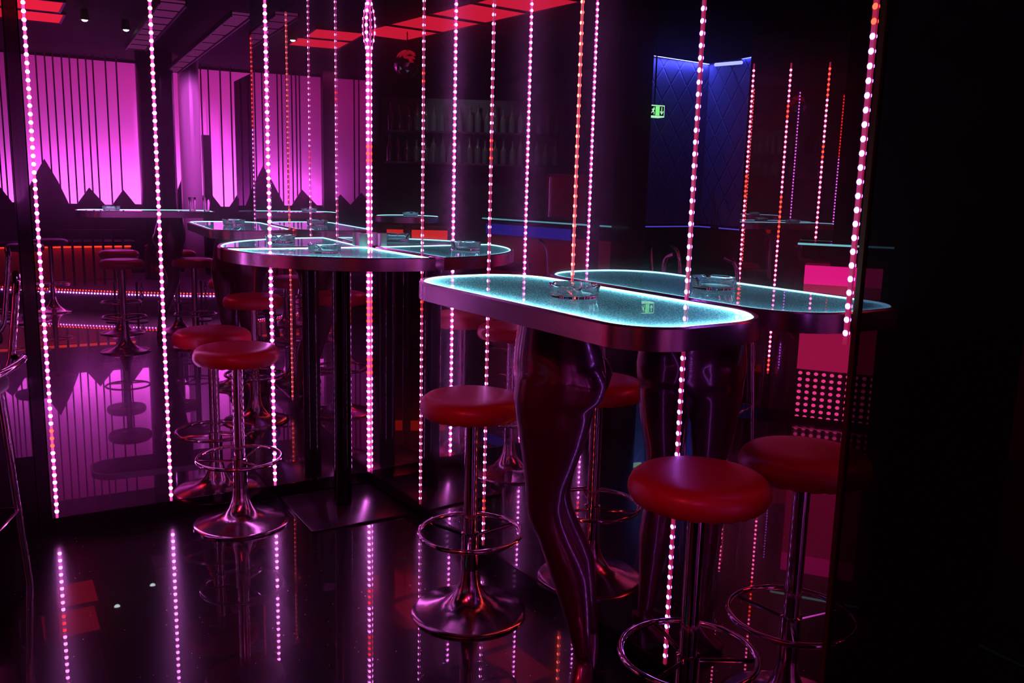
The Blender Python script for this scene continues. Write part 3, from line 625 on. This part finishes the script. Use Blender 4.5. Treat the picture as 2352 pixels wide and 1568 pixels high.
# lit pink counter end with a perforated base
K0, K1 = Vector((-2.93, -0.40, 0)), Vector((-3.17, -0.80, 0)); d = (K1 - K0).normalized(); kn = Vector((-d.y, d.x, 0)); kn = kn if kn.x > 0 else -kn
kt = thing('counter_end', 'pink lit counter end with dotted metal base, seen low at the right mirror edge', 'counter')
obj('panel', quadbox(K0, K1, kn, -0.03, 0.0, 0.36, 1.04), emis('pink_backlit_panel', (0.62, 0.012, 0.11), 0.62), kt, smooth=False)
obj('upper_band', quadbox(K0, K1, kn, 0.0, 0.01, 0.92, 1.04), emis('hot_pink_band', (1.0, 0.01, 0.28), 1.0), kt, smooth=False)
obj('glass_top', quadbox(K0 - d * 0.05, K1 + d * 0.05, kn, 0.0, 0.08, 1.17, 1.185), BLACKGLOSS, kt, smooth=False)
obj('edge_light', quadbox(K0 - d * 0.05, K1 + d * 0.05, kn, 0.08, 0.085, 1.174, 1.186), emis('teal_edge_2', (0.25, 0.85, 0.9), 0.9), kt, smooth=False)
def dot_mat():
    m, nt, out = mat('perforated_metal'); tc = N(nt, 'ShaderNodeTexCoord'); vo = N(nt, 'ShaderNodeTexVoronoi'); vo.inputs['Scale'].default_value = 30; vo.inputs['Randomness'].default_value = 0.0
    mp = N(nt, 'ShaderNodeMapping'); nt.links.new(tc.outputs['Generated'], mp.inputs[0]); mp.inputs['Scale'].default_value = (0.35, 0.0, 0.25); nt.links.new(mp.outputs[0], vo.inputs['Vector'])
    lt = N(nt, 'ShaderNodeMath', operation='LESS_THAN'); lt.inputs[1].default_value = 0.27; nt.links.new(vo.outputs['Distance'], lt.inputs[0])
    e = N(nt, 'ShaderNodeEmission'); e.inputs[0].default_value = (1, 0.05, 0.3, 1); e.inputs[1].default_value = 1.1; p = N(nt, 'ShaderNodeBsdfPrincipled'); p.inputs['Base Color'].default_value = (0.02, 0.005, 0.01, 1)
    mx = N(nt, 'ShaderNodeMixShader'); nt.links.new(lt.outputs[0], mx.inputs[0]); nt.links.new(p.outputs[0], mx.inputs[1]); nt.links.new(e.outputs[0], mx.inputs[2]); nt.links.new(mx.outputs[0], out.inputs[0]); return m
obj('perforated_base', quadbox(K0, K1, kn, -0.03, 0.0, 0.04, 0.355), dot_mat(), kt, smooth=False)
# dark mirror wall section with three strips
Q0, Q1 = Vector((-2.72, 0.10, 0)), Vector((-3.10, -0.47, 0)); d = (Q1 - Q0).normalized(); qn = Vector((-d.y, d.x, 0)); qn = qn if qn.x > 0 else -qn
struct(obj('wall_side_panel', quadbox(Q0 + d * 0.095, Q1, qn, -0.05, 0.0, 0.05, 2.5), mirror('panel_mirror', (0.26, 0.2, 0.23), 0.03, 0.1, 0.003), smooth=False))
for i, (pt, z0_) in enumerate(((Vector((-2.78, 0.0, 0)), 0.30), (Vector((-2.91, -0.19, 0)), 0.30), (Vector((-3.04, -0.385, 0)), 1.2))):
    base = Q0 + d * ((pt - Q0).dot(d))
    led_strip(base, qn, z0_, 2.30, ['pink LED strip on the side panel, next to the blue niche', 'pink-red LED strip in the middle of the side panel', 'red LED strip of the side panel above the pink counter'][i], 'P',
              [[(1.45, 1.6, 'R')], [(1.95, 2.05, 'R'), (1.2, 1.5, 'R'), (0.3, 0.4, 'R')], [(1.7, 1.8, 'R'), (2.1, 2.3, 'R')]][i], group='light strips on the side panel')
before_niche = set(bpy.data.objects)
# blue quilted niche
def quilt():
    m, nt, out = mat('blue_quilting'); tc = N(nt, 'ShaderNodeTexCoord'); mp = N(nt, 'ShaderNodeMapping'); mp.inputs['Rotation'].default_value = (0, 0, 0)
    sp = N(nt, 'ShaderNodeSeparateXYZ'); nt.links.new(tc.outputs['Object'], sp.inputs[0])
    def tri(op):
        a = N(nt, 'ShaderNodeMath', operation=op); nt.links.new(sp.outputs['X'], a.inputs[0])
        zz = N(nt, 'ShaderNodeMath', operation='MULTIPLY'); zz.inputs[1].default_value = 0.7; nt.links.new(sp.outputs['Z'], zz.inputs[0]); nt.links.new(zz.outputs[0], a.inputs[1])
        b_ = N(nt, 'ShaderNodeMath', operation='PINGPONG'); b_.inputs[1].default_value = 0.10; nt.links.new(a.outputs[0], b_.inputs[0]); return b_
    t1, t2 = tri('ADD'), tri('SUBTRACT'); mn = N(nt, 'ShaderNodeMath', operation='MINIMUM'); nt.links.new(t1.outputs[0], mn.inputs[0]); nt.links.new(t2.outputs[0], mn.inputs[1])
    cl = N(nt, 'ShaderNodeMath', operation='MINIMUM'); cl.inputs[1].default_value = 0.014; nt.links.new(mn.outputs[0], cl.inputs[0])
    b = N(nt, 'ShaderNodeBump'); b.inputs['Distance'].default_value = 0.8; nt.links.new(cl.outputs[0], b.inputs['Height'])
    p = N(nt, 'ShaderNodeBsdfPrincipled'); p.inputs['Base Color'].default_value = (0.25, 0.25, 0.4, 1); p.inputs['Roughness'].default_value = 0.4; nt.links.new(b.outputs[0], p.inputs['Normal']); nt.links.new(p.outputs[0], out.inputs[0]); return m
n0, n1, n2 = Vector((-3.60, 2.02, 0)), Vector((-4.60, 1.96, 0)), Vector((-4.42, 1.02, 0))
def wallseg(name, a, c, z0, z1, m):
    d_ = c - a; L = d_.length; bm = NBM(); box(bm, 0, -0.02, z0, L, 0.02, z1); o = obj(name, bm, m, smooth=False, loc=a); o.rotation_euler = (0, 0, math.atan2(d_.y, d_.x)); return struct(o)
QM = quilt()
wallseg('wall_niche', n1, n0, 1.18, 2.66, QM); wallseg('wall_niche_side', n2, n1, 1.18, 2.66, QM)
sh_ = thing('niche_shelf', 'blue edge-lit shelf at the foot of the blue niche', 'shelf')
for a, c in ((n0, n1), (n1, n2)):
    d_ = (c - a).normalized(); n_ = Vector((-d_.y, d_.x, 0)); n_ = n_ if n_.dot(Vector((0.7, -0.7, 0))) > 0 else -n_
    obj('shelf_board', quadbox(a, c, n_, 0.0, 0.22, 1.15, 1.175), BLACKGLOSS, sh_, smooth=False)
    obj('edge_light', quadbox(a, c, n_, 0.22, 0.226, 1.163, 1.172), emis('blue_edge', (0.12, 0.1, 1.0), 0.8), sh_, smooth=False)
area('niche_blue_light', (-4.10, 1.93, 2.65), (-4.10, 1.985, 1.2), 0.9, 0.02, 3.6, (0.10, 0.13, 1.0))
area('niche_side_light', (-4.45, 1.35, 2.65), (-4.49, 1.34, 1.2), 0.3, 0.02, 0.5, (0.06, 0.08, 1.0))
bm = NBM(); a_, c_ = Vector((-3.98, 1.36, 0)), Vector((-3.90, 1.02, 0)); tube(bm, [(a_.x, a_.y, 2.54), (c_.x, c_.y, 2.52)], 0.014, 10)
tag(obj('blue_light_tube', bm, emis('blue_tube', (0.25, 0.3, 1.0), 3.0)), 'pale blue light tube under the niche ceiling, seen in the right mirror', 'light tube')
t = thing('brochure_holder', 'small blue-lit brochure holder standing on the niche shelf', 'brochure holder', (-4.03, 1.30, 1.176), -0.7)
bm = NBM(); box(bm, -0.06, -0.035, 0, 0.06, 0.035, 0.012); obj('base', bm, BLACKGLOSS, t, smooth=False)
for k in range(3):
    bm = NBM(); box(bm, -0.055, 0.02 - k * 0.02, 0.012, 0.055, 0.028 - k * 0.02, 0.30 - k * 0.07); o = obj('leaflet', bm, princ('leaflet_%d' % k, (0.3, 0.32, 0.5), 0.5), t, smooth=False)
spot('blue_niche_spot', (-3.3, 0.9, 2.9), (-4.05, 1.4, 1.3), 0.4, (0.12, 0.12, 1.0), 35)
# green emergency exit sign
SGN = emis('sign_green', (0.22, 1.0, 0.24), 1.5); SGL = emis('sign_pale_green', (0.42, 1.0, 0.55), 1.5); SGD = princ('sign_dark_green', (0.03, 0.12, 0.01), 0.5)
pv = Vector((-0.70, -0.714, 0)); dv = Vector((-0.714, 0.70, 0))
fv = (pv * 0.85 + dv * 0.53).normalized(); gv = Vector((-fv.y, fv.x, 0)); gv = gv if gv.dot(dv) > 0 else -gv
sg = thing('exit_sign', 'small green lit emergency exit box sign with running figure and arrow, in the right mirror', 'exit sign', (-2.93, 1.06, 2.035))
SR = Matrix(((fv.x, gv.x, 0, 0), (fv.y, gv.y, 0, 0), (0, 0, 1, 0), (0, 0, 0, 1)))
bm = NBM(); box(bm, 0, 0, 0, 0.127, 0.085, 0.088, SR); obj('housing', bm, SGL, sg, smooth=False)
bm = NBM(); box(bm, 0.006, -0.0015, 0.010, 0.121, -0.0002, 0.080, SR); obj('dark_field', bm, SGD, sg, smooth=False)
bm = NBM(); box(bm, 0.046, -0.003, 0.012, 0.082, -0.0016, 0.078, SR); obj('door_pictogram', bm, SGN, sg, smooth=False)
def sgn_poly(bm, pts):
    f_ = [bm.verts.new(SR @ Vector((x, -0.0031, z))) for x, z in pts]; k_ = [bm.verts.new(SR @ Vector((x, -0.0017, z))) for x, z in pts]; bm.faces.new(f_); bm.faces.new(k_[::-1])
    for i in range(len(pts)): bm.faces.new((f_[i], f_[(i + 1) % len(pts)], k_[(i + 1) % len(pts)], k_[i]))
bm = NBM(); sgn_poly(bm, [(0.030, 0.073), (0.036, 0.073), (0.036, 0.066), (0.030, 0.066)]); sgn_poly(bm, [(0.026, 0.063), (0.036, 0.064), (0.041, 0.054), (0.034, 0.055), (0.031, 0.044), (0.038, 0.034), (0.037, 0.018), (0.032, 0.018), (0.032, 0.032), (0.024, 0.040), (0.014, 0.026), (0.010, 0.029), (0.020, 0.046), (0.024, 0.056), (0.016, 0.050), (0.013, 0.054)])
obj('running_figure', bm, SGL, sg, smooth=False)
bm = NBM(); sgn_poly(bm, [(0.098, 0.074), (0.104, 0.074), (0.104, 0.034), (0.113, 0.046), (0.117, 0.041), (0.101, 0.018), (0.086, 0.041), (0.090, 0.046), (0.098, 0.034)]); obj('arrow', bm, SGL, sg, smooth=False)
bm = NBM(); tube(bm, [SR @ Vector((0.06, 0.04, 0.088)), SR @ Vector((0.06, 0.04, 0.96))], 0.006, 8); obj('hanging_rod', bm, BLACK, sg)

# the niche end of the room lies further off: set it out at its real distance and size
KN = 12.5 / 7.0
CV = CAM - 2 * (CAM.dot(NB)) * NB
for o in list(bpy.data.objects):
    if o in before_niche or o.parent: continue
    o.location = CV + KN * (o.location - CV)
    if o.type == 'LIGHT':
        o.data.energy *= KN * KN
        if o.data.type == 'AREA': o.data.size *= KN; o.data.size_y *= KN
    else: o.scale = (KN, KN, KN)
